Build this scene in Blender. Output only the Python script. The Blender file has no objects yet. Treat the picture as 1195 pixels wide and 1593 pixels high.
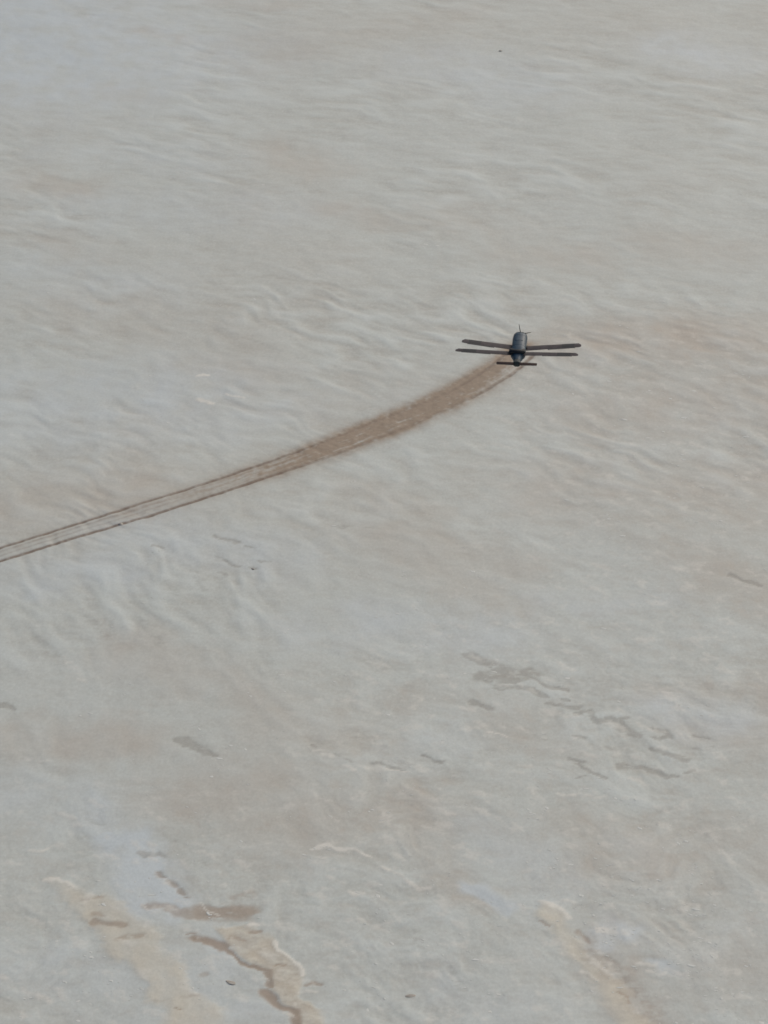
import bpy, bmesh, math, random
import numpy as np
from mathutils import Vector, Matrix

# ------------------------------------------------------------------ camera, sky, sun, exposure
scene = bpy.context.scene
COL = scene.collection
cam_data = bpy.data.cameras.new('camera')
cam = bpy.data.objects.new('camera', cam_data)
COL.objects.link(cam)
K = 3.5                      # metres per unit of the flat's own grid
cam.location = (0, 0, 23.6 * K)
cam.rotation_euler = (math.radians(90 - 24.0), 0, 0)
cam_data.sensor_fit = 'VERTICAL'
cam_data.angle = math.radians(18.0)
cam_data.clip_start = 0.5
cam_data.clip_end = 20000
scene.camera = cam
scene.render.resolution_x, scene.render.resolution_y = 768, 1024

SUN_EL, SUN_AZ = math.radians(38), math.radians(38)      # azimuth from +Y (away) towards +X (right)
world = bpy.data.worlds.new('World')
scene.world = world
world.use_nodes = True
wn = world.node_tree
sky = wn.nodes.new('ShaderNodeTexSky')
sky.sky_type = 'NISHITA'
sky.sun_disc = False
sky.sun_elevation = SUN_EL
sky.sun_rotation = SUN_AZ
sky.air_density = 1.0
sky.dust_density = 6.0
sky.ozone_density = 1.0
wn.nodes['Background'].inputs['Strength'].default_value = 0.10
wn.links.new(sky.outputs[0], wn.nodes['Background'].inputs['Color'])

sun_data = bpy.data.lights.new('sun', 'SUN')
sun_data.energy = 1.4
sun_data.angle = math.radians(40)
sun_data.color = (1.0, 0.95, 0.88)
sun = bpy.data.objects.new('sun', sun_data)
COL.objects.link(sun)
sd = Vector((math.sin(SUN_AZ) * math.cos(SUN_EL), math.cos(SUN_AZ) * math.cos(SUN_EL), math.sin(SUN_EL)))
sun.rotation_euler = sd.to_track_quat('Z', 'Y').to_euler()

scene.view_settings.view_transform = 'Standard'
scene.view_settings.look = 'None'
scene.view_settings.gamma = 1.0
scene.view_settings.exposure = 0.06
scene.cycles.filter_width = 1.6
scene.cycles.max_bounces = 4

# ------------------------------------------------------------------ noise and field helpers (metres on the flat)
def _hash(ix, iy, seed):
    h = (ix.astype(np.int64) * 374761393 + iy.astype(np.int64) * 668265263 + seed * 974711) & 0xffffffff
    h = ((h ^ (h >> 13)) * 1274126177) & 0xffffffff
    return ((h ^ (h >> 16)) & 0xffff).astype(np.float32) * (2 * np.pi / 65536.0)

def perlin(x, y, seed=0):
    x = np.asarray(x, np.float64); y = np.asarray(y, np.float64)
    ix = np.floor(x); iy = np.floor(y)
    fx = (x - ix).astype(np.float32); fy = (y - iy).astype(np.float32)
    ix = ix.astype(np.int64); iy = iy.astype(np.int64)
    u = fx * fx * fx * (fx * (fx * 6 - 15) + 10)
    v = fy * fy * fy * (fy * (fy * 6 - 15) + 10)
    def g(dx, dy):
        a = _hash(ix + dx, iy + dy, seed)
        return np.cos(a) * (fx - dx) + np.sin(a) * (fy - dy)
    a = g(0, 0); b = g(1, 0); c = g(0, 1); d = g(1, 1)
    return 1.5 * ((a + (b - a) * u) * (1 - v) + (c + (d - c) * u) * v)

def fbm(x, y, seed, octs=3, gain=0.5):
    r = 0; amp = 1.0
    for i in range(octs):
        r = r + amp * perlin(x * 2 ** i + 17.3 * i, y * 2 ** i - 9.1 * i, seed + i * 31)
        amp *= gain
    return r

def sstep(a, b, x):
    t = np.clip((x - a) / (b - a), 0, 1)
    return t * t * (3 - 2 * t)

def seg_dist(px, py, pts):
    d2 = np.full(px.shape, 1e9, np.float32)
    for (ax, ay), (bx, by) in zip(pts[:-1], pts[1:]):
        ex, ey = bx - ax, by - ay
        L = ex * ex + ey * ey + 1e-9
        t = np.clip(((px - ax) * ex + (py - ay) * ey) / L, 0, 1)
        d2 = np.minimum(d2, (px - ax - t * ex) ** 2 + (py - ay - t * ey) ** 2)
    return np.sqrt(d2)

def strokes(wx, wy, items, soft):
    """items: (points, full width in metres, strength)."""
    out = np.zeros(wx.shape, np.float32)
    for pts, w, s in items:
        r = w * (0.5 + 0.5 * soft) + 0.05
        xs = [p[0] for p in pts]; ys = [p[1] for p in pts]
        m = (wx > min(xs) - r) & (wx < max(xs) + r) & (wy > min(ys) - r) & (wy < max(ys) + r)
        if not m.any():
            continue
        d = seg_dist(wx[m], wy[m], pts)
        out[m] = np.maximum(out[m], s * sstep(w * (0.5 + 0.5 * soft), w * 0.5 * (1 - soft), d))
    return out

def polygon(wx, wy, pts, feather):
    out = np.zeros(wx.shape, np.float32)
    xs = [p[0] for p in pts]; ys = [p[1] for p in pts]
    m = (wx > min(xs) - feather) & (wx < max(xs) + feather) & (wy > min(ys) - feather) & (wy < max(ys) + feather)
    if not m.any():
        return out
    px, py = wx[m], wy[m]
    inside = np.zeros(px.shape, bool)
    n = len(pts)
    for i in range(n):
        (ax, ay), (bx, by) = pts[i], pts[(i + 1) % n]
        c = (ay > py) != (by > py)
        inside ^= c & (px < (bx - ax) * (py - ay) / ((by - ay) or 1e-9) + ax)
    d = seg_dist(px, py, pts + [pts[0]])
    out[m] = sstep(-feather, feather, np.where(inside, d, -d))
    return out

# ------------------------------------------------------------------ where the marks lie on the flat
MUD = [  # warm brown tinted ground, soft
    ([(3.94, 61.22), (6.84, 61.59)], 2.546, 0.80), ([(4.99, 57.78), (7.48, 58.44)], 3.976, 0.70), ([(3.55, 54.06), (6.60, 54.06)], 3.227, 0.65),
    ([(5.08, 51.25), (6.34, 49.43)], 1.562, 0.60), ([(3.32, 59.12), (4.50, 57.78)], 2.341, 0.40), ([(0.03, 52.07), (2.25, 50.72)], 1.617, 0.45),
    ([(0.48, 51.25), (1.98, 49.18)], 1.296, 0.50), ([(-5.36, 44.35), (-4.06, 44.35)], 1.481, 0.80), ([(-4.08, 47.48), (-3.07, 46.32)], 1.390, 0.55),
    ([(-3.12, 47.24), (-1.80, 45.21)], 1.131, 0.40), ([(-2.96, 42.51), (-2.10, 42.70)], 1.587, 0.50), ([(-1.30, 41.54), (0.02, 41.92)], 1.919, 0.45),
    ([(0.41, 42.51), (1.11, 39.52)], 0.745, 0.55), ([(3.38, 40.78), (4.68, 40.78)], 2.036, 0.60), ([(3.57, 38.32), (5.25, 37.82)], 1.992, 0.40),
    ([(-2.43, 74.27), (-1.48, 72.92)], 1.492, 0.55), ([(-2.61, 75.29), (-2.56, 73.76)], 1.017, 0.30), ([(-8.11, 71.81), (-7.10, 71.29)], 1.421, 0.60), ([(-3.71, 83.51), (-2.83, 82.65)], 2.464, 0.45),
    ([(-6.63, 84.97), (-4.93, 83.89)], 0.760, 0.55), ([(-4.60, 87.74), (-2.80, 87.40)], 0.947, 0.45), ([(-7.49, 79.64), (-6.20, 78.79)], 0.906, 0.40),
    ([(-4.66, 81.99), (-3.30, 81.39)], 1.195, 0.35), ([(-1.13, 69.95), (0.04, 69.05)], 1.170, 0.50), ([(-0.64, 84.14), (1.81, 86.73)], 1.941, 0.20),
    ([(3.14, 67.10), (4.24, 66.67)], 1.685, 0.45), ([(5.85, 67.52), (7.79, 67.10)], 2.129, 0.45), ([(1.49, 69.27), (2.90, 68.39)], 2.213, 0.35),
    ([(-6.75, 67.31), (-8.28, 68.39)], 1.727, 0.30), ([(-6.69, 63.46), (-3.90, 61.59)], 2.250, 0.30), ([(-3.84, 60.51), (-2.26, 59.46)], 1.398, 0.35),
    ([(-6.45, 53.19), (-4.66, 54.06)], 2.025, 0.45), ([(-4.41, 57.45), (-2.15, 56.18)], 1.275, 0.15), ([(-1.58, 57.78), (0.03, 59.12)], 2.006, 0.35),
    ([(1.65, 45.42), (2.62, 44.35)], 1.295, 0.35), ([(4.85, 44.77), (5.95, 44.35)], 1.280, 0.45), ([(-0.38, 45.21), (1.05, 45.87)], 1.104, 0.30),
    ([(3.10, 59.81), (3.24, 57.45)], 1.344, 0.35), ([(-1.68, 44.77), (-0.37, 44.35)], 1.280, 0.30), ([(1.95, 37.82), (2.60, 36.86)], 0.644, 0.20),
    ([(3.15, 38.66), (3.45, 36.70)], 0.653, 0.75), ([(0.95, 52.91), (-0.44, 54.06)], 0.864, 0.40), ([(4.43, 45.87), (6.14, 46.09)], 1.122, 0.50),
]
SALT = [  # pale bluish salt bloom, soft
    ([(-11.26, 86.73), (-9.06, 82.29)], 9.536, 1.00), ([(-9.37, 78.79), (-6.83, 84.14)], 4.159, 0.50), ([(1.55, 81.69), (3.33, 79.93)], 3.519, 0.50), ([(7.87, 83.20), (8.61, 81.99)], 2.438, 0.70),
    ([(-6.67, 57.78), (-4.48, 58.44)], 3.976, 0.60), ([(-5.93, 50.20), (-4.73, 50.46)], 1.562, 0.60), ([(-4.29, 52.07), (-1.98, 50.99)], 1.624, 0.55),
    ([(0.03, 48.44), (1.73, 47.95)], 1.454, 0.50), ([(2.85, 49.18), (4.82, 49.43)], 0.755, 0.30), ([(4.50, 45.42), (5.27, 44.99)], 1.091, 0.45),
    ([(-3.87, 41.16), (-3.28, 39.73)], 0.620, 1.60), ([(-3.62, 40.33), (-3.26, 39.66)], 0.717, 1.60), ([(-4.19, 42.21), (-3.89, 41.35)], 0.769, 0.50), ([(-5.49, 42.70), (-4.28, 42.11)], 1.378, 0.35),
    ([(1.31, 39.91), (1.77, 39.45)], 0.390, 1.50), ([(1.54, 41.54), (2.31, 39.88)], 1.106, 0.35), ([(-4.72, 37.82), (-3.62, 37.17)], 1.459, 0.40),
    ([(-2.55, 38.32), (-1.87, 36.86)], 0.976, 0.60), ([(0.89, 37.33), (1.73, 36.54)], 0.950, 0.35), ([(-1.91, 48.68), (-0.82, 47.71)], 0.969, 0.35),
    ([(-6.81, 69.72), (-2.59, 69.72)], 2.717, 0.30), ([(-8.29, 65.85), (-5.45, 65.03)], 2.434, 0.35), ([(-3.27, 56.81), (-1.95, 57.78)], 1.293, 0.40), ([(2.98, 38.83), (3.24, 38.62)], 0.375, 0.80),
    ([(3.62, 37.82), (3.96, 37.66)], 0.229, 0.70), ([(-7.68, 74.52), (-4.54, 73.51)], 2.512, 0.30), ([(0.22, 43.72), (1.22, 44.35)], 0.837, 0.25),
]
WET = [  # small dark damp hollows, crisp
    ([(1.43, 47.29), (1.69, 47.00), (1.91, 46.71)], 0.302, 0.75), ([(1.61, 46.47), (1.97, 46.39), (2.34, 46.59)], 0.411, 0.75),
    ([(1.91, 46.71), (2.12, 46.47), (1.93, 46.27)], 0.411, 0.60), ([(2.41, 46.43), (2.61, 46.19), (2.93, 46.01)], 0.090, 0.90),
    ([(2.07, 46.14), (2.39, 46.03), (2.54, 45.82)], 0.135, 1.00), ([(1.78, 46.11), (1.89, 46.03)], 0.068, 1.00),
    ([(2.83, 45.74), (2.93, 45.73)], 0.089, 1.00), ([(2.58, 45.54), (2.72, 45.50)], 0.132, 0.70),
    ([(2.81, 45.53), (3.04, 45.43)], 0.154, 0.90), ([(1.37, 45.64), (1.51, 45.49), (1.70, 45.39)], 0.132, 0.80),
    ([(3.03, 45.23), (3.25, 45.25), (3.30, 44.99), (3.51, 44.97)], 0.152, 0.85), ([(3.52, 45.06), (3.81, 45.10)], 0.109, 0.80),
    ([(3.65, 44.95), (3.72, 44.68), (3.89, 44.52)], 0.257, 0.85), ([(2.94, 44.48), (3.09, 44.41)], 0.064, 0.70),
    ([(4.22, 44.72), (4.40, 44.57), (4.45, 44.46)], 0.107, 0.90), ([(4.16, 44.42), (4.39, 44.46)], 0.085, 1.00),
    ([(4.15, 44.05), (4.31, 43.87), (4.61, 43.67)], 0.146, 0.95), ([(4.78, 44.46), (5.03, 44.37)], 0.064, 0.80),
    ([(3.61, 43.49), (3.87, 43.47), (4.16, 43.29)], 0.164, 0.90), ([(4.16, 43.25), (4.29, 43.11), (4.43, 43.18)], 0.122, 1.00),
    ([(4.59, 43.31), (4.72, 43.33)], 0.082, 1.00), ([(2.84, 43.69), (3.05, 43.65)], 0.124, 0.70),
    ([(2.94, 43.54), (3.13, 43.29), (3.36, 43.11)], 0.122, 0.85), ([(2.92, 43.16), (3.07, 43.15)], 0.061, 0.70),
    ([(4.78, 44.09), (5.06, 44.05)], 0.126, 0.50), ([(3.42, 44.09), (3.49, 44.01)], 0.105, 0.50),
    ([(-2.73, 45.76), (-2.47, 45.65)], 0.022, 0.20),
    ([(-3.14, 44.39), (-2.95, 44.09), (-2.69, 43.88)], 0.210, 0.85), ([(-2.95, 44.03), (-2.59, 43.80)], 0.104, 0.90), ([(-2.98, 51.93), (-2.54, 51.61)], 0.109, 0.80), ([(-4.03, 51.50), (-3.89, 51.44)], 0.081, 0.80),
    ([(-2.45, 51.50), (-2.24, 51.42)], 0.081, 0.70), ([(-2.76, 50.93), (-2.54, 50.72)], 0.106, 0.80), ([(-2.31, 50.64), (-2.25, 50.59)], 0.105, 1.00), ([(-2.18, 50.93), (-1.98, 50.83)], 0.080, 0.70), ([(-2.99, 51.09), (-2.82, 50.99)], 0.080, 0.50), ([(-0.88, 52.35), (-0.20, 52.29)], 0.111, 0.40),
    ([(-2.85, 50.46), (-2.71, 50.30)], 0.104, 0.50), ([(-6.08, 45.54), (-5.89, 45.42)], 0.132, 0.90), ([(-3.66, 50.07), (-3.52, 49.56)], 0.205, 0.30),
    ([(5.94, 50.33), (6.40, 49.94)], 0.129, 0.85), ([(-0.17, 43.51), (0.02, 43.47), (0.32, 43.35)], 0.143, 0.80), ([(-0.07, 43.55), (0.12, 43.45)], 0.082, 0.50),
    ([(0.59, 43.78), (0.91, 43.57)], 0.083, 0.80), ([(-0.37, 44.39), (0.02, 44.18)], 0.084, 0.40), ([(-1.14, 44.14), (-1.04, 43.99)], 0.084, 0.60), ([(-0.76, 43.82), (-0.47, 43.57)], 0.083, 0.50),
    ([(-3.52, 40.88), (-3.23, 40.73)], 0.167, 0.70), ([(-3.15, 41.20), (-3.07, 41.12)], 0.113, 0.50), ([(-2.65, 40.60), (-2.55, 40.45)], 0.073, 0.50), ([(-3.21, 40.33), (-2.80, 39.61)], 0.090, 0.70), ([(-4.54, 41.88), (-4.10, 41.73)], 0.115, 0.30),
    ([(-4.72, 40.15), (-4.16, 39.52)], 0.125, 0.35), ([(2.88, 38.62), (3.39, 37.09)], 0.082, 0.35), ([(0.90, 37.82), (1.06, 37.17)], 0.146, 0.35),
    ([(6.13, 54.06), (6.91, 53.19)], 0.145, 0.25), ([(2.72, 63.46), (4.09, 63.85)], 0.232, 0.15), ([(0.38, 38.91), (0.55, 38.24)], 0.119, 0.30), ([(2.33, 44.56), (2.52, 44.35)], 0.085, 0.40),
    ([(-4.06, 48.68), (-3.68, 47.71)], 0.218, 0.30), ([(-4.97, 48.68), (-4.59, 47.95)], 0.219, 0.30), ([(-5.71, 47.95), (-5.30, 47.01)], 0.213, 0.25), ([(-3.29, 50.46), (-3.04, 49.81)], 0.233, 0.30),
    ([(-2.72, 65.44), (-1.61, 65.03), (-0.51, 63.85)], 0.199, 0.30), ([(-3.96, 62.70), (-2.31, 61.22)], 0.185, 0.25), ([(-4.37, 39.88), (-3.96, 39.35)], 0.071, 0.30),
]
TAN = [  # dry yellowish crust beds
    [(-4.88, 40.05), (-4.65, 40.13), (-4.40, 39.87), (-4.13, 39.69), (-3.72, 39.52), (-3.43, 39.06), (-3.19, 38.72), (-3.05, 38.28), (-2.74, 37.81), (-2.65, 37.35), (-2.31, 36.90), (-2.12, 36.53), (-2.05, 36.03), (-1.97, 35.31), (-2.77, 35.31), (-2.89, 36.28), (-2.94, 36.71), (-3.18, 36.90), (-3.13, 37.29), (-3.48, 37.74), (-3.83, 38.14), (-3.97, 38.61), (-4.30, 39.10), (-4.48, 39.52), (-4.70, 39.94)],
    [(-2.40, 38.82), (-2.15, 38.85), (-1.87, 38.92), (-1.75, 38.72), (-1.53, 38.41), (-1.27, 38.01), (-1.08, 37.58), (-1.14, 37.03), (-0.89, 36.71), (-0.74, 36.28), (-0.46, 35.55), (-0.90, 35.43), (-1.12, 36.28), (-1.23, 36.71), (-1.52, 37.16), (-1.58, 37.74), (-1.86, 37.91), (-2.09, 38.11), (-2.19, 38.41), (-2.25, 38.61)],
    [(2.13, 39.08), (2.22, 39.42), (2.35, 39.50), (2.50, 39.28), (2.59, 39.08), (2.56, 38.93), (2.71, 38.49), (2.79, 38.07), (2.97, 37.78), (3.13, 37.51), (3.28, 37.14), (3.33, 36.78), (3.50, 36.47), (3.68, 35.99), (3.19, 35.90), (3.12, 36.29), (3.01, 36.78), (2.89, 37.23), (2.67, 37.78), (2.49, 38.11), (2.41, 38.49), (2.32, 38.88)],
]
TAN_LEVEL = [0.9, 1.0, 1.0]
BANK_SHADE = [  # brown eroded banks, with scarp shadow painted along the beds' lower-left edges
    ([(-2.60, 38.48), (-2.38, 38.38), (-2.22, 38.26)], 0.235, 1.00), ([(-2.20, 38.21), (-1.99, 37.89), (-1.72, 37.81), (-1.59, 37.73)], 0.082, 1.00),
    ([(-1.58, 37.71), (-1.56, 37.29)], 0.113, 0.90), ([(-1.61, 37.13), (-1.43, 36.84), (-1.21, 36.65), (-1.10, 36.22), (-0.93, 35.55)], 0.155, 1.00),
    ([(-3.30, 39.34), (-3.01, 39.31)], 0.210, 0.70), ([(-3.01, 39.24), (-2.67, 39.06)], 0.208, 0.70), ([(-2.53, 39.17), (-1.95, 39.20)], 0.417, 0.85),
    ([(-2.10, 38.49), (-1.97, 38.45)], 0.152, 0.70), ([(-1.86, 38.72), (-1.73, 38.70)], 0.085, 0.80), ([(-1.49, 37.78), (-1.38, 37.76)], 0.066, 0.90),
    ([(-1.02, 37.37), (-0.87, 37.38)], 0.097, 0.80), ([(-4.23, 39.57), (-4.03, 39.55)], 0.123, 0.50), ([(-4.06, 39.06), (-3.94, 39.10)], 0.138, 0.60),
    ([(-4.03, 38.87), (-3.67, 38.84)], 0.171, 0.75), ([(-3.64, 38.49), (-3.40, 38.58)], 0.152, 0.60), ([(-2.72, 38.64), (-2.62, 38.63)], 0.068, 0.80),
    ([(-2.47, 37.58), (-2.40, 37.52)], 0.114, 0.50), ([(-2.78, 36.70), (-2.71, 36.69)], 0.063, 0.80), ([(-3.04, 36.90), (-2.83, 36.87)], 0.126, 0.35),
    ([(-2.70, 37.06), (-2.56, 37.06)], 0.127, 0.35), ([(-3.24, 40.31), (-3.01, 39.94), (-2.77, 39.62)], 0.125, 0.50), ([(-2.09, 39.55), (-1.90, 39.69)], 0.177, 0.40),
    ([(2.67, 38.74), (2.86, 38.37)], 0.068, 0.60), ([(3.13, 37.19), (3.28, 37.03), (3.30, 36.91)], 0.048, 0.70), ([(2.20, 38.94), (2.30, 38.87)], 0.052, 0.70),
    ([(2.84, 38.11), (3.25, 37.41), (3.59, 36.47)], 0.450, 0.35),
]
WHITE = [  # raised pale crust ridges, plus highlights painted on the beds' upper-right edges
    ([(-1.03, 40.95), (-0.80, 41.05), (-0.50, 40.90), (-0.19, 40.73)], 0.074, 0.80), ([(-0.97, 40.70), (-0.80, 40.69)], 0.055, 0.45), ([(-0.84, 40.34), (-0.74, 40.36)], 0.055, 0.35),
    ([(-0.85, 40.19), (-0.57, 39.99)], 0.072, 0.40), ([(-0.47, 39.78), (-0.35, 39.71)], 0.107, 0.50), ([(-0.07, 40.46), (0.23, 40.19), (0.52, 39.85), (0.67, 39.90)], 0.072, 0.55),
    ([(0.13, 40.83), (0.28, 40.68)], 0.092, 0.35), ([(-1.03, 43.93), (-0.84, 43.77)], 0.145, 0.40), ([(-0.63, 43.46), (-0.41, 43.41)], 0.082, 0.50),
    ([(0.00, 43.39), (0.38, 43.30)], 0.041, 0.70), ([(0.82, 42.10), (1.00, 41.97)], 0.155, 0.40), ([(0.08, 41.89), (0.18, 41.38)], 0.268, 0.25),
    ([(2.22, 39.47), (2.38, 39.47), (2.54, 39.20), (2.59, 39.05)], 0.105, 0.60), ([(2.54, 39.52), (2.67, 39.45)], 0.123, 0.45), ([(2.83, 37.88), (2.99, 37.69), (3.13, 37.58)], 0.082, 0.50),
    ([(2.67, 37.69), (2.90, 37.41)], 0.049, 0.50), ([(2.98, 38.74), (3.30, 38.64)], 0.238, 0.45), ([(3.47, 37.82), (3.70, 37.81)], 0.099, 0.50), ([(3.59, 37.65), (3.83, 37.65)], 0.114, 0.50),
    ([(-4.88, 40.02), (-4.64, 40.09), (-4.44, 39.91)], 0.090, 0.70), ([(-1.51, 38.38), (-1.23, 37.94), (-1.10, 37.55)], 0.066, 0.80), ([(-1.90, 38.89), (-1.79, 38.85)], 0.069, 0.80),
    ([(-1.12, 37.16), (-0.90, 37.13)], 0.096, 0.50), ([(-1.37, 36.71), (-1.19, 36.46)], 0.062, 0.50), ([(-2.61, 39.41), (-2.31, 39.08)], 0.035, 0.50), ([(-3.42, 39.41), (-3.25, 39.17)], 0.035, 0.50),
    ([(-3.60, 58.34), (-3.34, 58.21)], 0.166, 0.90), ([(-3.11, 58.61), (-2.72, 58.44)], 0.067, 0.70), ([(-3.66, 59.63), (-3.51, 59.60)], 0.104, 0.90), ([(-5.49, 43.72), (-5.14, 43.64)], 0.124, 0.30), ([(-5.16, 40.93), (-4.91, 40.95)], 0.074, 0.50),
    ([(2.63, 42.60), (3.30, 42.51)], 0.099, 0.40), ([(1.63, 44.62), (1.92, 44.41)], 0.043, 0.80), ([(4.44, 45.98), (4.92, 45.65)], 0.067, 0.30), ([(-5.26, 39.61), (-4.67, 39.17)], 0.350, 0.15),
    ([(-5.21, 37.50), (-4.45, 36.86)], 0.128, 0.35), ([(-5.22, 47.24), (-4.83, 46.32)], 0.138, 0.30), ([(5.13, 50.59), (5.57, 50.46)], 0.210, 0.30), ([(4.04, 44.77), (4.43, 44.56)], 0.086, 0.25),
]
TRACK_A = [(-7.63, 50.62), (-6.72, 51.44), (-5.83, 52.13), (-4.91, 52.88), (-3.98, 53.65), (-3.04, 54.41), (-2.81, 54.68), (-1.95, 55.47), (-1.05, 56.34), (-0.46, 57.00), (0.15, 57.62), (0.78, 58.21), (1.43, 58.95), (1.76, 59.49), (2.26, 60.37), (2.49, 60.94), (2.64, 61.30)]
TRACK_B = [(-7.57, 50.10), (-6.66, 50.88), (-5.78, 51.58), (-4.96, 52.21), (-4.68, 52.43), (-3.94, 52.99), (-3.01, 53.77), (-2.61, 54.12), (-2.03, 54.68), (-1.39, 55.19), (-0.50, 56.05), (0.31, 56.91), (0.77, 57.32), (1.21, 57.88), (1.54, 58.27), (2.06, 58.95), (2.60, 59.81), (2.90, 60.51), (3.00, 60.79)]

def resample(pts, n):
    p = np.array(pts, np.float64)
    s = np.r_[0, np.cumsum(np.hypot(*np.diff(p, axis=0).T))]
    t = np.linspace(0, s[-1], n)
    q = np.c_[np.interp(t, s, p[:, 0]), np.interp(t, s, p[:, 1])]
    k = np.array([1, 2, 3, 2, 1.]) / 9
    for _ in range(3):
        z = q.copy()
        for c in (0, 1):
            z[2:-2, c] = np.convolve(q[:, c], k, 'valid')
        q = z
    return q

NS = 70
RA, RB = resample(TRACK_A, NS), resample(TRACK_B, NS)
MID = (RA + RB) / 2
MID = np.r_[MID, MID[-1] + (MID[-1] - MID[-4]) / np.hypot(*(MID[-1] - MID[-4])) * np.linspace(0.15, 1.5, 10)[:, None]]
MID_IN = MID[:-9]                                        # the ruts end here; the strip runs on a little
X_FILL = [-12, -7.2, -5.2, -3.6, -2.2, -1.0, 0.5, 1.6, 2.3, 3.0, 3.5]
V_FILL = [0.10, 0.12, 0.18, 0.36, 0.62, 0.95, 1.0, 1.0, 0.85, 0.6, 0.2]
X_HALO = [-12, -5.5, -3.6, -2.2, -1.0, 0.2, 1.6, 2.4, 3.2]
V_HALO = [0.06, 0.08, 0.15, 0.35, 0.65, 0.95, 0.95, 0.75, 0.35]

def near_track(x, y, r):
    return (x > -13) & (x < 5) & (y > MID[:, 1].min() - r) & (y < MID[:, 1].max() + r)

def fields(x, y):
    """all properties of the flat at the points x, y (metres)."""
    sh = x.shape
    x = x.ravel(); y = y.ravel()
    f = {}
    a1 = perlin(x * 0.9, y * 0.5, 3); a2 = perlin(x * 0.9, y * 0.5, 4)
    b1 = perlin(x * 3.6, y * 2.0, 5); b2 = perlin(x * 3.6, y * 2.0, 6)
    c1 = perlin(x * 10, y * 5, 7); c2 = perlin(x * 10, y * 5, 8)
    wx = x + 0.20 * a1 + 0.10 * b1; wy = y + 0.4 * a2 + 0.25 * b2        # for soft tints
    cx = x + 0.05 * b1 + 0.018 * c1; cy = y + 0.09 * b2 + 0.035 * c2       # for crisp marks
    # wind streaks and ripples, their direction turning across the flat
    def aniso(ang, su, sv, seed, warp=0.32):
        ca, sa = math.cos(ang), math.sin(ang)
        u = (x + warp * a1) * ca + (y + warp * a2) * sa
        v = -(x + warp * a1) * sa + (y + warp * a2) * ca
        return perlin(u * su, v * sv, seed) + 0.55 * perlin(u * su * 2.3, v * sv * 2.0, seed + 1)
    far = sstep(62, 74, y + 1.5 * a1)
    lowleft = sstep(54, 50, y + a2) * sstep(0.5, -2.5, x) * sstep(41, 44, y)
    low = sstep(51, 44, y + 2 * a1) * (1 - lowleft)
    r_far = aniso(math.radians(-36), 0.58, 1.4, 21)
    r_mid = aniso(math.radians(-46), 0.80, 2.0, 25)
    r_ll = aniso(math.radians(-66), 0.75, 2.3, 29)
    sx_, sy_ = x + 0.35 * a1 + 0.25 * perlin(x * 0.8, y * 0.55, 34), y + 0.6 * a2 + 0.4 * perlin(x * 0.8, y * 0.55, 35)
    r_low = 1.5 * fbm(sx_ * 0.9 + y * 0.2, sy_ * 0.9, 33, 5, 0.66) + 0.22 * np.clip(1 - 5 * np.abs(perlin(sx_ * 0.9, sy_ * 0.6, 37)), 0, 1) * np.clip(0.4 + perlin(x * 0.7, y * 0.5, 38), 0, 1)
    w_mid = np.clip(1 - far - lowleft - low, 0, 1)
    rip = r_far * far * 1.15 + r_mid * w_mid * 1.12 + r_ll * lowleft * 1.0 + r_low * low * 0.85
    rip = rip + 0.28 * aniso(math.radians(-38), 1.5, 4.2, 43, 0.1) * (1 - 0.75 * low)
    patch = 0.42 + 0.85 * sstep(-0.45, 0.75, fbm(x * 0.30, y * 0.17, 41, 2))
    patch = patch * (1 - 0.3 * sstep(2, 5, x) * sstep(56, 52, y)) * (1 - 0.30 * sstep(70, 84, y)) * (1 - 0.35 * sstep(52, 47, y) * sstep(1, -1, x))
    rip = rip * patch
    f['rip'] = rip
    broad = fbm(x * 0.16, y * 0.10, 51, 3)
    mud = strokes(wx, wy, MUD, 0.95)
    mud = mud * (0.82 + 0.38 * fbm(x * 1.2, y * 0.7, 55, 3)) + 0.22 * np.clip(broad, -0.3, 1) + 0.10 * np.clip(-rip, 0, 1.5)
    f['mud'] = np.clip(mud, 0, 1)
    salt = strokes(wx, wy, SALT, 0.9) * (0.8 + 0.5 * fbm(x * 1.5, y * 0.9, 57, 3)) + 0.15 * np.clip(rip, 0, 1) + 0.10 * np.clip(-broad, 0, 1)
    f['salt'] = np.clip(salt, 0, 1)
    wet = strokes(cx, cy, WET, 0.55)
    rag = fbm(x * 4.5 + y * 1.5, y * 6.5, 63, 3, 0.7)
    f['wet'] = np.clip(sstep(0.12, 0.6, wet + 0.55 * rag * sstep(0, 0.3, wet)) * np.clip(wet * 1.6, 0, 1) * (0.95 + 0.3 * c1), 0, 1)
    tan = np.zeros(x.shape, np.float32)
    for p, lv, ft in zip(TAN, TAN_LEVEL, (0.14, 0.07, 0.12)):
        tan = np.maximum(tan, polygon(cx, cy, p, ft) * lv)
    f['tan'] = np.clip(tan * sstep(0.0, 0.4, tan + 0.5 * rag) * (0.9 + 0.4 * fbm(x * 2.5, y * 1.6, 61, 3)), 0, 1.2)
    bank_shade = np.maximum(strokes(cx, cy, BANK_SHADE, 0.6), 0.34 * polygon(cx, cy, TAN[1], 0.07))
    f['bank_shade'] = np.clip(bank_shade * sstep(-0.1, 0.55, bank_shade + 0.6 * rag), 0, 1)
    white = strokes(cx, cy, WHITE, 0.6)
    zone = np.clip(low * 0.9 + 0.6 * sstep(-1, 5, x) * sstep(66, 60, y) + 0.25, 0, 1)
    mott = fbm(x * 2.4 + y * 0.8, y * 2.2, 65, 4, 0.7)
    f['white'] = np.clip(1.5 * white * sstep(-0.1, 0.5, white + 0.6 * rag) * (0.9 + 0.4 * c2) + 0.45 * zone * sstep(0.30, 1.05, mott), 0, 1)
    f['mud'] = np.clip(f['mud'] + 0.22 * zone * sstep(0.25, 0.9, -mott), 0, 1)
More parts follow.
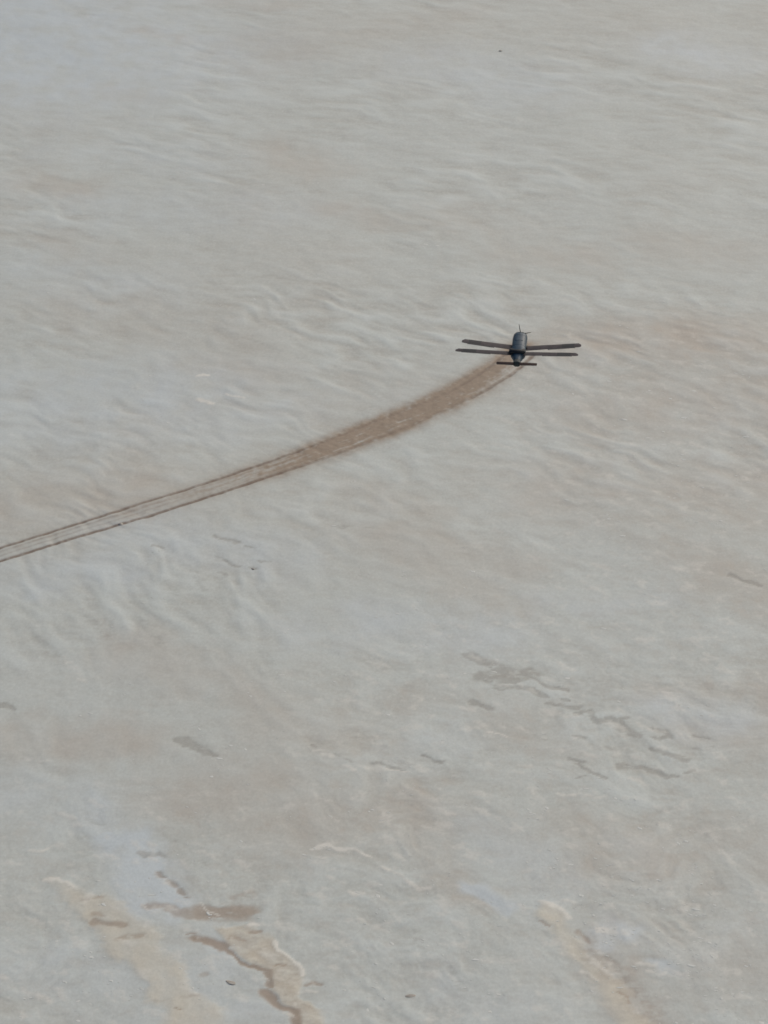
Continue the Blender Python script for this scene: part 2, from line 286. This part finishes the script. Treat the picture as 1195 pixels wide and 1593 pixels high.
    # wheel ruts and the mud thrown up between them
    dust = np.zeros(x.shape, np.float32); rut = dust.copy(); line = dust.copy(); berm = dust.copy()
    m = near_track(x, y, 1.6)
    if m.any():
        tx, ty = x[m] + 0.010 * b1[m], y[m] + 0.02 * b2[m]
        dA = seg_dist(tx, ty, [tuple(p) for p in RA]); dB = seg_dist(tx, ty, [tuple(p) for p in RB])
        dM = seg_dist(tx, ty, [tuple(p) for p in MID_IN])
        gauge = 0.5
        n1 = fbm(x[m] * 2.2, y[m] * 1.4, 71, 3); n2 = fbm(x[m] * 9, y[m] * 5, 75, 2)
        fill = np.interp(x[m], X_FILL, V_FILL)
        halo = np.interp(x[m], X_HALO, V_HALO)
        between = sstep(0.03, -0.03, dA + dB - np.maximum(2 * dM, 0) - 0.0) * 0
        half = np.interp(x[m], [-12, -3, -1, 1, 2.2, 3.2], [0.28, 0.30, 0.40, 0.44, 0.36, 0.28]) + 0.05 * n1
        side = sstep(-0.10, 0.22, dB - dA)                 # 1 beside the upper rut, 0 beside the lower
        bias = np.interp(x[m], [-4, -2, 0.9, 1.8, 2.8], [0.8, 1, 1, 0.65, 0.42])
        core = sstep(half + 0.30, half - 0.22, dM + 0.05 * n2) * fill * (side + (1 - side) * bias)
        edge_up = 0.6 + 0.8 * sstep(-0.3, 0.3, dB - dA)
        out_h = np.exp(-(np.clip(dM + 0.10 * n1, 0, 9) / 0.5) ** 2) * halo * edge_up
        streak = 0.92 + 0.5 * perlin((dA - dB) * 6 + 0.5 * n1, x[m] * 0.8, 77) + 0.45 * perlin((dA - dB) * 13, x[m] * 1.3, 78) + 0.12 * n2
        dust[m] = np.clip(core * np.clip(streak, 0.35, 1.15) * (1 + 0.18 * n2) + 0.6 * out_h * (0.9 + 0.55 * n2), 0, 1)
        rl = np.maximum(sstep(0.062, 0.02, dA) * 0.95, sstep(0.07, 0.02, dB) * 1.1)
        mute = np.interp(x[m], [-12, -2.2, -1.0, 1.2, 2.0, 3.2], [1, 0.95, 0.45, 0.18, 0.7, 0.8])
        cut = np.clip(0.95 + 0.3 * n2 + 0.25 * n1, 0.3, 1.15)
        l3 = sstep(0.05, 0.01, np.abs(dM - 0.045 * (dA < dB) - 0.05)) * 0.3 * np.interp(x[m], [-12, -4.5, -3], [1, 1, 0])
        line[m] = np.clip(rl * mute * cut + l3 * cut, 0, 1)
        rut[m] = np.maximum(sstep(0.09, 0.0, dA), sstep(0.09, 0.0, dB)) * (0.8 + 0.3 * n2) * mute
        berm[m] = (np.exp(-((dA - 0.12) / 0.05) ** 2) + np.exp(-((dB - 0.12) / 0.05) ** 2)) * (0.5 + 0.6 * n2) * mute
    f['dust'] = dust; f['line'] = line
    inner = sstep(95, 88, y) * sstep(28, 34, y) * sstep(17, 13, np.abs(x))
    h = 0.009 * rip * inner + 0.03 * broad + 0.003 * b1 + 0.0008 * c1
    h = h + 0.008 * np.clip(f['tan'], 0, 0.8) - 0.004 * f['wet'] - 0.006 * f['bank_shade'] + 0.004 * f['white']
    h = h + 0.5 * perlin(x * 0.006, y * 0.006, 91) * sstep(120, 300, np.hypot(x, y - 60))
    f['hb'] = h
    h = h - 0.018 * rut + 0.005 * berm + 0.004 * dust * fbm(x * 6, y * 4, 81, 2)
    f['h'] = h
    return {k: v.reshape(sh).astype(np.float32) for k, v in f.items()}

def strip_core(x, y):
    d = np.full(x.shape, 9.0, np.float32)
    m = near_track(x, y, 1.2)
    if m.any():
        d[m] = seg_dist(x[m], y[m], [tuple(p) for p in MID_IN])
    return d

# ------------------------------------------------------------------ materials
def new_mat(name):
    m = bpy.data.materials.new(name); m.use_nodes = True
    return m, m.node_tree.nodes, m.node_tree.links, m.node_tree.nodes['Principled BSDF']

def flat_material():
    m, N, L, B = new_mat('salt_flat')
    def attr(n):
        a = N.new('ShaderNodeAttribute'); a.attribute_name = n
        return a
    A1, A2, A3 = attr('marks'), attr('crust'), attr('track')
    s1, s2, s3 = (N.new('ShaderNodeSeparateColor') for _ in range(3))
    for a, s in ((A1, s1), (A2, s2), (A3, s3)):
        L.new(a.outputs['Color'], s.inputs[0])
    co = N.new('ShaderNodeTexCoord')
    def mapping(scale, rot=0):
        mp = N.new('ShaderNodeMapping'); mp.inputs['Scale'].default_value = scale
        mp.inputs['Rotation'].default_value = (0, 0, rot)
        L.new(co.outputs['Object'], mp.inputs['Vector']); return mp
    def noise(mp, sc, det, rough=0.6):
        n = N.new('ShaderNodeTexNoise'); n.inputs['Scale'].default_value = sc
        n.inputs['Detail'].default_value = det; n.inputs['Roughness'].default_value = rough
        L.new(mp.outputs[0], n.inputs['Vector']); return n
    def rng(src, a, b, c, d):
        r = N.new('ShaderNodeMapRange'); L.new(src, r.inputs[0])
        for i, v in enumerate((a, b, c, d)): r.inputs[i + 1].default_value = v
        return r.outputs[0]
    def mix(fac, ca, cb):
        x = N.new('ShaderNodeMix'); x.data_type = 'RGBA'
        L.new(fac, x.inputs['Factor'])
        for sock, c in ((x.inputs[6], ca), (x.inputs[7], cb)):
            if isinstance(c, tuple): sock.default_value = c + (1,)
            else: L.new(c, sock)
        return x.outputs[2]
    def mul(a, b):
        x = N.new('ShaderNodeMath'); x.operation = 'MULTIPLY'
        for sock, c in ((x.inputs[0], a), (x.inputs[1], b)):
            if isinstance(c, (int, float)): sock.default_value = c
            else: L.new(c, sock)
        return x.outputs[0]
    streak = noise(mapping((0.6, 1.5, 1), math.radians(30)), 2.2, 5, 0.62)
    fine = noise(mapping((1, 0.55, 1)), 14, 4, 0.6)
    grain = noise(mapping((1, 0.6, 1)), 24, 4, 0.65)
    base = mix(rng(streak.outputs[0], 0.32, 0.68, 0, 1), C_BASE0, C_BASE1)
    base = mix(rng(fine.outputs[0], 0.40, 0.72, 0, 0.6), base, C_PALE)
    col = mix(rng(A1.outputs['Alpha'], -0.7, 1.0, 0, 0.82), base, C_CREST)       # paler towards the ripple crests
    col = mix(mul(s1.outputs[0], 0.95), col, C_MUD)
    col = mix(mul(s1.outputs[1], 0.9), col, C_SALT)
    col = mix(rng(s2.outputs[0], 0, 1.2, 0, 1.0), col, C_TAN)
    col = mix(mul(s1.outputs[2], 0.56), col, C_WET)
    col = mix(mul(s2.outputs[1], 0.85), col, C_BANK_SHADE)  # brown banks together with the painted scarp shadow
    col = mix(mul(s2.outputs[2], 0.9), col, C_WHITE)
    col = mix(mul(s3.outputs[0], 0.95), col, mix(rng(fine.outputs[0], 0.35, 0.7, 0, 1), C_TRACK0, C_TRACK1))
    col = mix(mul(s3.outputs[1], 0.85), col, C_RUT)
    gr = mix(rng(grain.outputs[0], 0.3, 0.7, 0, 1), (0.94, 0.94, 0.94), (1.06, 1.06, 1.06))
    mm = N.new('ShaderNodeMix'); mm.data_type = 'RGBA'; mm.blend_type = 'MULTIPLY'
    mm.inputs['Factor'].default_value = 1.0
    L.new(col, mm.inputs[6]); L.new(gr, mm.inputs[7])
    L.new(mm.outputs[2], B.inputs['Base Color'])
    L.new(rng(s1.outputs[1], 0, 1, 0.68, 0.5), B.inputs['Roughness'])
    B.inputs['Specular IOR Level'].default_value = 0.3
    bp = N.new('ShaderNodeBump'); bp.inputs['Strength'].default_value = 0.25; bp.inputs['Distance'].default_value = 0.03
    ad = N.new('ShaderNodeMath'); ad.operation = 'ADD'
    L.new(fine.outputs[0], ad.inputs[0]); L.new(mul(grain.outputs[0], 0.35), ad.inputs[1])
    L.new(ad.outputs[0], bp.inputs['Height']); L.new(bp.outputs[0], B.inputs['Normal'])
    return m

C_BASE0 = (0.340, 0.346, 0.318); C_BASE1 = (0.392, 0.424, 0.402)
C_PALE = (0.430, 0.466, 0.444); C_CREST = (0.465, 0.508, 0.488)
C_MUD = (0.372, 0.346, 0.300); C_SALT = (0.425, 0.480, 0.500)
C_WET = (0.235, 0.233, 0.208); C_TAN = (0.472, 0.452, 0.380)
C_BANK_SHADE = (0.262, 0.210, 0.160); C_WHITE = (0.55, 0.55, 0.505)
C_TRACK0 = (0.212, 0.162, 0.113); C_TRACK1 = (0.238, 0.185, 0.133); C_RUT = (0.125, 0.085, 0.058)
FLAT = flat_material()

def paint(obj, name, verts, blenders_color='v', rough=0.5, metallic=0.0, var=0.12, dirt=None):
    """mottled paint with a film of dust on it."""
    m, N, L, B = new_mat(name)
    co = N.new('ShaderNodeTexCoord')
    n = N.new('ShaderNodeTexNoise'); n.inputs['Scale'].default_value = 9; n.inputs['Detail'].default_value = 5
    L.new(co.outputs['Object'], n.inputs['Vector'])
    r = N.new('ShaderNodeMapRange'); r.inputs[1].default_value = 0.35; r.inputs[2].default_value = 0.7
    L.new(n.outputs[0], r.inputs[0])
    mx = N.new('ShaderNodeMix'); mx.data_type = 'RGBA'; L.new(r.outputs[0], mx.inputs['Factor'])
    mx.inputs[6].default_value = tuple(c * (1 - var) for c in verts) + (1,)
    mx.inputs[7].default_value = tuple(c * (1 + var) for c in (dirt or verts)) + (1,)
    L.new(mx.outputs[2], B.inputs['Base Color'])
    B.inputs['Roughness'].default_value = rough; B.inputs['Specular IOR Level'].default_value = 0.25
    return m

# ------------------------------------------------------------------ the flat itself: one sheet out to the horizon
def axis(lo, hi, step0, step1, reach_lo, reach_hi):
    v = [lo]; 
    while v[-1] < hi:
        v.append(v[-1] + step0 + (step1 - step0) * (v[-1] - lo) / (hi - lo))
    s = step1; up = []
    p = v[-1]
    while p < reach_hi:
        s *= 1.35; p += s; up.append(p)
    s = step0; dn = []; p = lo
    while p > reach_lo:
        s *= 1.35; p -= s; dn.append(p)
    return np.array(dn[::-1] + v + up)

def set_marks(me, f):
    n = len(me.vertices)
    z = np.zeros(n, np.float32)
    for name, ch in (('marks', (f['mud'], f['salt'], f['wet'], f['rip'])), ('crust', (f['tan'], f['bank_shade'], f['white'], z)),
                     ('track', (f['dust'], f['line'], z, z))):
        a = me.attributes.new(name, 'FLOAT_COLOR', 'POINT')
        a.data.foreach_set('color', np.stack([c.ravel() for c in ch], 1).astype(np.float32).ravel())

def grid_mesh(name, X, Y, Z, keep=None):
    ny, nx = X.shape
    co = np.stack([X, Y, Z], -1).reshape(-1, 3).astype(np.float32)
    idx = np.arange(nx * ny).reshape(ny, nx)
    q = np.stack([idx[:-1, :-1], idx[:-1, 1:], idx[1:, 1:], idx[1:, :-1]], -1).reshape(-1, 4)
    if keep is not None:
        q = q[keep.ravel()]
    me = bpy.data.meshes.new(name)
    me.vertices.add(len(co)); me.vertices.foreach_set('co', co.ravel())
    me.loops.add(q.size); me.loops.foreach_set('vertex_index', q.ravel().astype(np.int32))
    me.polygons.add(len(q)); me.polygons.foreach_set('loop_start', (np.arange(len(q)) * 4).astype(np.int32))
    me.polygons.foreach_set('use_smooth', np.ones(len(q), bool))
    me.update(calc_edges=True)
    return me

gx = axis(-11.6, 11.6, 0.027, 0.027, -9000, 9000)
gy = axis(34.8, 89.0, 0.034, 0.068, -9000, 9000)
GX, GY = np.meshgrid(gx, gy)
FG = fields(GX, GY)
core = strip_core(GX, GY)
GZ = FG['hb'] - 0.05 * sstep(0.80, 0.56, core)
ground_me = grid_mesh('salt_flat_ground', GX, GY, GZ)
set_marks(ground_me, FG)
ground = bpy.data.objects.new('ground', ground_me)
ground['kind'] = 'structure'
ground['label'] = 'pale grey rippled salt flat with brown tinted patches'
ground_me.materials.append(FLAT)
ground.scale = (K, K, K)
COL.objects.link(ground)

def ground_h(x, y):
    return float(fields(np.array([[float(x)]]), np.array([[float(y)]]))['h'][0, 0])

# the muddy track, a strip laid into the flat
def build_track():
    nS, nT = 900, 88
    c = resample(MID, nS)
    t = np.gradient(c, axis=0); t /= np.hypot(t[:, 0], t[:, 1])[:, None]
    nrm = np.c_[-t[:, 1], t[:, 0]]
    w = np.linspace(-1.05, 1.05, nT)
    X = c[:, 0][:, None] - nrm[:, 0][:, None] * w[None]
    Y = c[:, 1][:, None] - nrm[:, 1][:, None] * w[None]
    f = fields(X, Y)
    d = strip_core(X, Y)
    Z = f['h'] + 0.004 - 0.010 * sstep(0.78, 1.05, np.abs(w))[None] - 0.010 * sstep(nS - 50, nS - 1, np.arange(nS))[:, None]
    me = grid_mesh('dirt_track', X, Y, Z)
    set_marks(me, f)
    me.materials.append(FLAT)
    o = bpy.data.objects.new('dirt_track', me)
    o['kind'] = 'structure'
    o.scale = (K, K, K)
    o['label'] = 'brown twin wheel track curving across the pale flat below the drone'
    COL.objects.link(o)
build_track()

# ------------------------------------------------------------------ the aircraft
def link(name, me, parent=None, mat=None, smooth=True):
    o = bpy.data.objects.new(name, me)
    COL.objects.link(o)
    if parent: o.parent = parent
    if mat: me.materials.append(mat)
    if smooth:
        for p in me.polygons: p.use_smooth = True
    return o

def bm_mesh(name, bm, sharp=math.radians(40)):
    bmesh.ops.recalc_face_normals(bm, faces=bm.faces)
    for e in bm.edges:
        if len(e.link_faces) == 2 and e.calc_face_angle(0) > sharp: e.smooth = False
    me = bpy.data.meshes.new(name); bm.to_mesh(me); bm.free()
    return me

def loft(name, rings, close=True):
    bm = bmesh.new(); R = []
    for ring in rings: R.append([bm.verts.new(p) for p in ring])
    n = len(R[0])
    for a, b in zip(R[:-1], R[1:]):
        for i in range(n):
            bm.faces.new((a[i], a[(i + 1) % n], b[(i + 1) % n], b[i]))
    if close:
        bm.faces.new(R[0][::-1]); bm.faces.new(R[-1])
    return bm_mesh(name, bm)

def superellipse(y, zc, hw, hh, n=28, e=2.5):
    r = []
    for i in range(n):
        a = 2 * math.pi * i / n
        c, s = math.cos(a), math.sin(a)
        r.append((hw * math.copysign(abs(c) ** (2 / e), c), y, zc + hh * math.copysign(abs(s) ** (2 / e), s)))
    return r

def airfoil(x, y_le, chord, z, thick, n=9):
    """closed section in the y-z plane at span x; leading edge at y_le, trailing edge behind it."""
    up, lo = [], []
    for i in range(n):
        t = 0.5 * (1 - math.cos(math.pi * i / (n - 1)))
        yt = 5 * thick * (0.2969 * math.sqrt(t) - 0.126 * t - 0.3516 * t * t + 0.2843 * t ** 3 - 0.1015 * t ** 4)
        up.append((x, y_le - t * chord, z + chord * (yt + 0.02 * math.sin(math.pi * t)) + 0.001))
        lo.append((x, y_le - t * chord, z - chord * yt * 0.7 - 0.001))
    return up + lo[-1:0:-1]

M_BODY = paint(None, 'blue_grey_paint', (0.014, 0.042, 0.070), rough=0.5, dirt=(0.024, 0.056, 0.086))
M_TAIL = paint(None, 'grey_green_paint', (0.042, 0.052, 0.054), rough=0.65)
M_WING = paint(None, 'warm_grey_composite', (0.033, 0.029, 0.033), rough=0.75, dirt=(0.050, 0.043, 0.048))
M_TIP = paint(None, 'dark_wing_paint', (0.022, 0.025, 0.028), rough=0.75)
M_BAR = paint(None, 'brown_black_paint', (0.026, 0.015, 0.014), rough=0.85)
M_DARK = paint(None, 'black_rubber', (0.022, 0.022, 0.024), rough=0.75)

TAIL = (2.649, 60.120)
YAW = math.radians(-6.0)
aircraft = bpy.data.objects.new('aircraft', None)
COL.objects.link(aircraft)
aircraft.location = (TAIL[0], TAIL[1], 23.6 * (K - 1))      # some 59 m above the flat
aircraft.rotation_euler = (0, 0, YAW)
aircraft['label'] = 'small dark grey tandem-wing drone aircraft flying over the end of the brown track'
aircraft['category'] = 'drone'

body = loft('fuselage', [superellipse(*r) for r in (
    (0.07, 0.088, 0.070, 0.062), (0.14, 0.098, 0.078, 0.072), (0.22, 0.114, 0.108, 0.082), (0.29, 0.132, 0.145, 0.092),
    (0.37, 0.152, 0.158, 0.104), (0.48, 0.172, 0.146, 0.114), (0.62, 0.192, 0.142, 0.126), (0.80, 0.208, 0.145, 0.138),
    (0.94, 0.216, 0.146, 0.143), (1.02, 0.219, 0.140, 0.139), (1.06, 0.221, 0.122, 0.122), (1.085, 0.222, 0.09, 0.09), (1.095, 0.223, 0.05, 0.05))])
fus = link('fuselage', body, aircraft, M_BODY)
link('tail_cone', loft('tail_cone', [superellipse(*r) for r in (
    (-0.035, 0.074, 0.062, 0.048), (-0.03, 0.075, 0.074, 0.057), (0.05, 0.084, 0.075, 0.062), (0.0705, 0.088, 0.068, 0.060))]), aircraft, M_TAIL)
# access hatch and panel bands on the body
def band(name, y0, y1, zc0, zc1, hw0, hw1, hh0, hh1, mat, a0=0, a1=360, parent=fus, off=0.004):
    bm = bmesh.new(); n = 24; rows = []
    for y, zc, hw, hh in ((y0, zc0, hw0, hh0), (y1, zc1, hw1, hh1)):
        ins, outs = [], []
        for i in range(n + 1):
            a = math.radians(a0 + (a1 - a0) * i / n); c, s = math.cos(a), math.sin(a); e = 2.5
            px_, pz_ = math.copysign(abs(c) ** (2 / e), c), math.copysign(abs(s) ** (2 / e), s)
            ins.append(bm.verts.new(((hw - 0.004) * px_, y, zc + (hh - 0.004) * pz_)))
            outs.append(bm.verts.new(((hw + off) * px_, y, zc + (hh + off) * pz_)))
        rows.append((ins, outs))
    (i0, o0), (i1, o1) = rows
    for k in range(n):
        bm.faces.new((o0[k], o0[k + 1], o1[k + 1], o1[k]))
        bm.faces.new((i0[k + 1], i0[k], i1[k], i1[k + 1]))
        bm.faces.new((i0[k], i0[k + 1], o0[k + 1], o0[k]))
        bm.faces.new((o1[k], o1[k + 1], i1[k + 1], i1[k]))
    if a1 - a0 < 359:
        for k in (0, n):
            bm.faces.new((i0[k], o0[k], o1[k], i1[k]))
    return link(name, bm_mesh(name, bm), parent, mat)
band('access_hatch', 0.66, 0.86, 0.196, 0.2115, 0.1428, 0.1455, 0.1287, 0.1402, M_BODY, 62, 118, off=0.003)
band('panel_band', 0.885, 0.90, 0.2131, 0.2138, 0.1456, 0.1457, 0.1411, 0.1416, M_BODY, 0, 360, off=0.0025)
band('panel_band', 0.50, 0.512, 0.1749, 0.1766, 0.1454, 0.1451, 0.1157, 0.1167, M_BODY, 0, 360, off=0.0025)
band('nose_ring', 1.022, 1.04, 0.2192, 0.2201, 0.1398, 0.1335, 0.1388, 0.1325, M_DARK, 0, 360, off=0.004)

def wing(side, yle, chord0, chord1, z, half, dihedral, root, x_off, mat, thick=0.11, sweep=0.0):
    def st(k):
        xx = root + (half - root) * k
        return (x_off + side * xx, yle - sweep * k, chord0 + (chord1 - chord0) * k, z + math.tan(dihedral) * xx)
    secs = []
    for k in (0.0, 0.3, 0.62, 0.9):
        x, y, c, zz = st(k); secs.append(airfoil(x, y, c, zz, thick))
    x, y, c, zz = st(0.955); secs.append(airfoil(x, y, c, zz, thick))
    x, y, c, zz = st(1.0); secs.append(airfoil(x, y - 0.42 * c, c * 0.5, zz + 0.002, thick * 0.6))
    w = link('wing', loft('wing', secs), aircraft, mat)
    # control surface behind the trailing edge
    fl = []
    for k in (0.42, 0.9):
        x, y, c, zz = st(k); fl.append(airfoil(x, y - c * 0.97, c * 0.22, zz + 0.004, 0.10, 5))
    link('aileron', loft('aileron', fl), w, M_TIP)
    # darker glove over the outer panel
    gl = []
    for k in (0.66, 0.70, 0.88):
        x, y, c, zz = st(k)
        g = airfoil(x, y + 0.004, c + 0.006, zz, thick * 1.06)
        gl.append(g)
    link('wing_sleeve', loft('wing_sleeve', gl), w, M_TIP)
    # folding hinge block at the root
    x, y, c, zz = st(0.035)
    bm = bmesh.new()
    bmesh.ops.create_cube(bm, size=1, matrix=Matrix.Translation((x, y - c * 0.42, zz + 0.012)) @ Matrix.Diagonal((0.05, c * 0.62, 0.038, 1)))
    bmesh.ops.bevel(bm, geom=bm.edges[:], offset=0.008, segments=2, affect='EDGES')
    link('hinge', bm_mesh('hinge', bm), w, M_DARK)
    return w

for side in (-1, 1):
    wing(side, 0.75, 0.25, 0.205, 0.152, 1.20, math.radians(5.6), 0.06, 0.05, M_WING)
    wing(side, 0.42, 0.20, 0.165, 0.160, 1.23, math.radians(1.2), 0.00, -0.025, M_WING)
# saddle that carries the rear wing across the body
bm = bmesh.new()
bmesh.ops.create_cube(bm, size=1, matrix=Matrix.Translation((-0.015, 0.325, 0.215)) @ Matrix.Diagonal((0.33, 0.19, 0.06, 1)))
bmesh.ops.bevel(bm, geom=bm.edges[:], offset=0.018, segments=2, affect='EDGES')
link('wing_saddle', bm_mesh('wing_saddle', bm), aircraft, M_TIP)

for side in (-1, 1):
    secs = [airfoil(side * xx, 0.04 - 0.01 * k, 0.13 - 0.012 * k, 0.075 + 0.002 * k, 0.32, 6) for k, xx in ((0, 0.05), (0.5, 0.22), (0.93, 0.39))]
    secs.append(airfoil(side * 0.405, 0.03, 0.09, 0.077, 0.2, 6))
    tp = link('tail_plane', loft('tail_plane', secs), aircraft, M_BAR)
    el = [airfoil(side * xx, -0.072 + 0.006 * k, 0.028, 0.076 + 0.004 * k, 0.16, 5) for k, xx in ((0, 0.09), (1, 0.385))]
    link('elevator', loft('elevator', el), tp, M_DARK)

# propeller at the nose
HUB = (0.0, 1.115, 0.275)
prop = link('propeller', loft('propeller', [[(0.03 * s * math.cos(i * math.pi / 8) + HUB[0], HUB[1] + d, HUB[2] + 0.03 * s * math.sin(i * math.pi / 8)) for i in range(16)]
                                            for d, s in ((-0.05, 1.0), (0.0, 1.0), (0.03, 0.8), (0.05, 0.4), (0.056, 0.1))]), aircraft, M_DARK)
def blade(ang, length):
    secs = []
    for k, ch in ((0.06, 0.016), (0.25, 0.020), (0.6, 0.016), (0.9, 0.011), (1.0, 0.005)):
        r = length * k; tw = math.radians(38 - 22 * k)
        ring = []
        for u, v in ((-1, 0), (0, 0.16), (1, 0), (0, -0.16)):
            lx = u * ch * 0.5 * math.cos(tw) - v * ch * math.sin(tw); ly = u * ch * 0.5 * math.sin(tw) + v * ch * math.cos(tw)
            ring.append((HUB[0] + math.cos(ang) * r - math.sin(ang) * lx, HUB[1] + 0.012 + ly, HUB[2] + math.sin(ang) * r + math.cos(ang) * lx))
        secs.append(ring)
    link('blade', loft('blade', secs), prop, M_DARK, smooth=False)
blade(math.radians(100), 0.215); blade(math.radians(12), 0.215); blade(math.radians(236), 0.215)

# ------------------------------------------------------------------ loose stones on the flat
rng = random.Random(5)
M_STONE = paint(None, 'dark_stone', (0.36, 0.34, 0.30), rough=0.9, var=0.3)
def stone(xy, sx, sy, sz, label, seed, rz):
    r = random.Random(seed)
    bm = bmesh.new()
    bmesh.ops.create_icosphere(bm, subdivisions=2, radius=1)
    dirs = [(Vector((r.uniform(-1, 1), r.uniform(-1, 1), r.uniform(-1, 1))).normalized(), r.uniform(0.55, 0.9)) for _ in range(9)]
    for v in bm.verts:
        for d, k in dirs:
            q = v.co.dot(d)
            if q > k: v.co -= d * (q - k)
        v.co = Vector((v.co.x * sx, v.co.y * sy, v.co.z * sz))
    o = link('stone', bm_mesh('stone', bm, math.radians(25)), None, M_STONE)
    o.location = (xy[0] * K, xy[1] * K, (ground_h(*xy) + sz * 0.45) * K)
    o.scale = (K, K, K)
    o.rotation_euler = (0, 0, rz)
    o['label'] = label; o['category'] = 'stone'; o['group'] = 'dark stones lying on the flat'
stone((3.063, 82.896), 0.055, 0.05, 0.02, 'tiny dark stone alone on the far flat, top of the picture', 1, 0.3)
stone((-2.066, 37.382), 0.095, 0.055, 0.010, 'dark brown flat stone between the two yellowish crust beds', 2, -0.4)
stone((0.359, 37.062), 0.085, 0.04, 0.008, 'small dark stone near the bottom edge, midway between crust beds', 3, 0.2)
stone((-2.258, 50.565), 0.03, 0.04, 0.014, 'small dark stone among damp marks below the brown track', 4, 0.8)
stone((-4.682, 52.430), 0.06, 0.06, 0.022, 'small dark clod lying in the lower rut of the track', 6, 0.1)

# ------------------------------------------------------------------ scattered flakes of pale salt crust, one mass
def flakes():
    r = random.Random(11)
    # (points in metres, reach, how many)
    areas = [ ((6.043, 58.442), 2.0, 4.0, 260), ((5.725, 53.478), 1.8, 4.0, 240), ((4.174, 39.172), 1.6, 2.6, 420), ((4.556, 37.495), 1.0, 2.0, 260),
              ((3.168, 40.417), 1.2, 2.4, 220), ((0.376, 38.152), 1.2, 2.0, 220), ((-2.586, 42.704), 1.4, 3.0, 160), ((-0.803, 46.547), 2.6, 5.0, 200),
              ((3.336, 50.200), 3.0, 6.0, 220), ((-1.331, 64.635), 5.0, 10.0, 260), ((-4.192, 37.821), 1.0, 2.0, 160), ((0.983, 42.309), 2.5, 3.5, 220), ((-0.583, 75.031), 7.0, 11.0, 130) ]
    C = []
    for (cx, cy), sx, sy, n in areas:
        for _ in range(int(n * 0.6)):
            if _ % 6 == 0: ox, oy = cx + r.gauss(0, sx * 0.65), cy + r.gauss(0, sy * 0.65)
            C.append((ox + r.gauss(0, 0.12), oy + r.gauss(0, 0.2), min(0.06, 0.0145 * math.exp(r.gauss(0.1, 0.5)) * (1 + 0.4 * (cy > 55)))))
    P = np.array(C)
    H = fields(P[:, 0].reshape(1, -1), P[:, 1].reshape(1, -1))
    hh = H['h'][0]; bad = (H['dust'][0] > 0.25)
    V, Fc = [], []
    for (x, y, s), z, b in zip(C, hh, bad):
        if b: continue
        k = r.randint(5, 7); a0 = r.uniform(0, 6.28); rot = math.radians(-25 + r.gauss(0, 25)); el = r.uniform(1.1, 2.4)
        base = len(V); ca, sa = math.cos(rot), math.sin(rot)
        top = []
        for i in range(k):
            a = a0 + 6.283 * i / k; q = s * r.uniform(0.6, 1.2)
            u, v = q * el * math.cos(a), q * math.sin(a)
            top.append((x + u * ca - v * sa, y + u * sa + v * ca))
        t = 0.002 + 0.02 * s
        V += [(p, q, z - 0.01) for p, q in top]
        V += [(x + (p - x) * 0.5, y + (q - y) * 0.5, z + t * r.uniform(0.7, 1.2)) for p, q in top]
        for i in range(k):
            j = (i + 1) % k
            Fc.append((base + i, base + j, base + k + j, base + k + i))
        Fc.append(tuple(base + k + i for i in range(k)))
    me = bpy.data.meshes.new('salt_flakes'); me.from_pydata(V, [], Fc); me.update()
    m, N, L, B = new_mat('salt_crust')
    n = N.new('ShaderNodeTexNoise'); n.inputs['Scale'].default_value = 0.9
    co = N.new('ShaderNodeTexCoord'); L.new(co.outputs['Object'], n.inputs['Vector'])
    mx = N.new('ShaderNodeMix'); mx.data_type = 'RGBA'; L.new(n.outputs[0], mx.inputs['Factor'])
    mx.inputs[6].default_value = (0.47, 0.49, 0.465, 1); mx.inputs[7].default_value = (0.56, 0.58, 0.555, 1)
    L.new(mx.outputs[2], B.inputs['Base Color']); B.inputs['Roughness'].default_value = 0.8
    me.materials.append(m)
    o = bpy.data.objects.new('salt_flakes', me); COL.objects.link(o); o.scale = (K, K, K)
    o['kind'] = 'stuff'; o['label'] = 'pale flakes of salt crust scattered over the flat'; o['category'] = 'salt crust'
flakes()
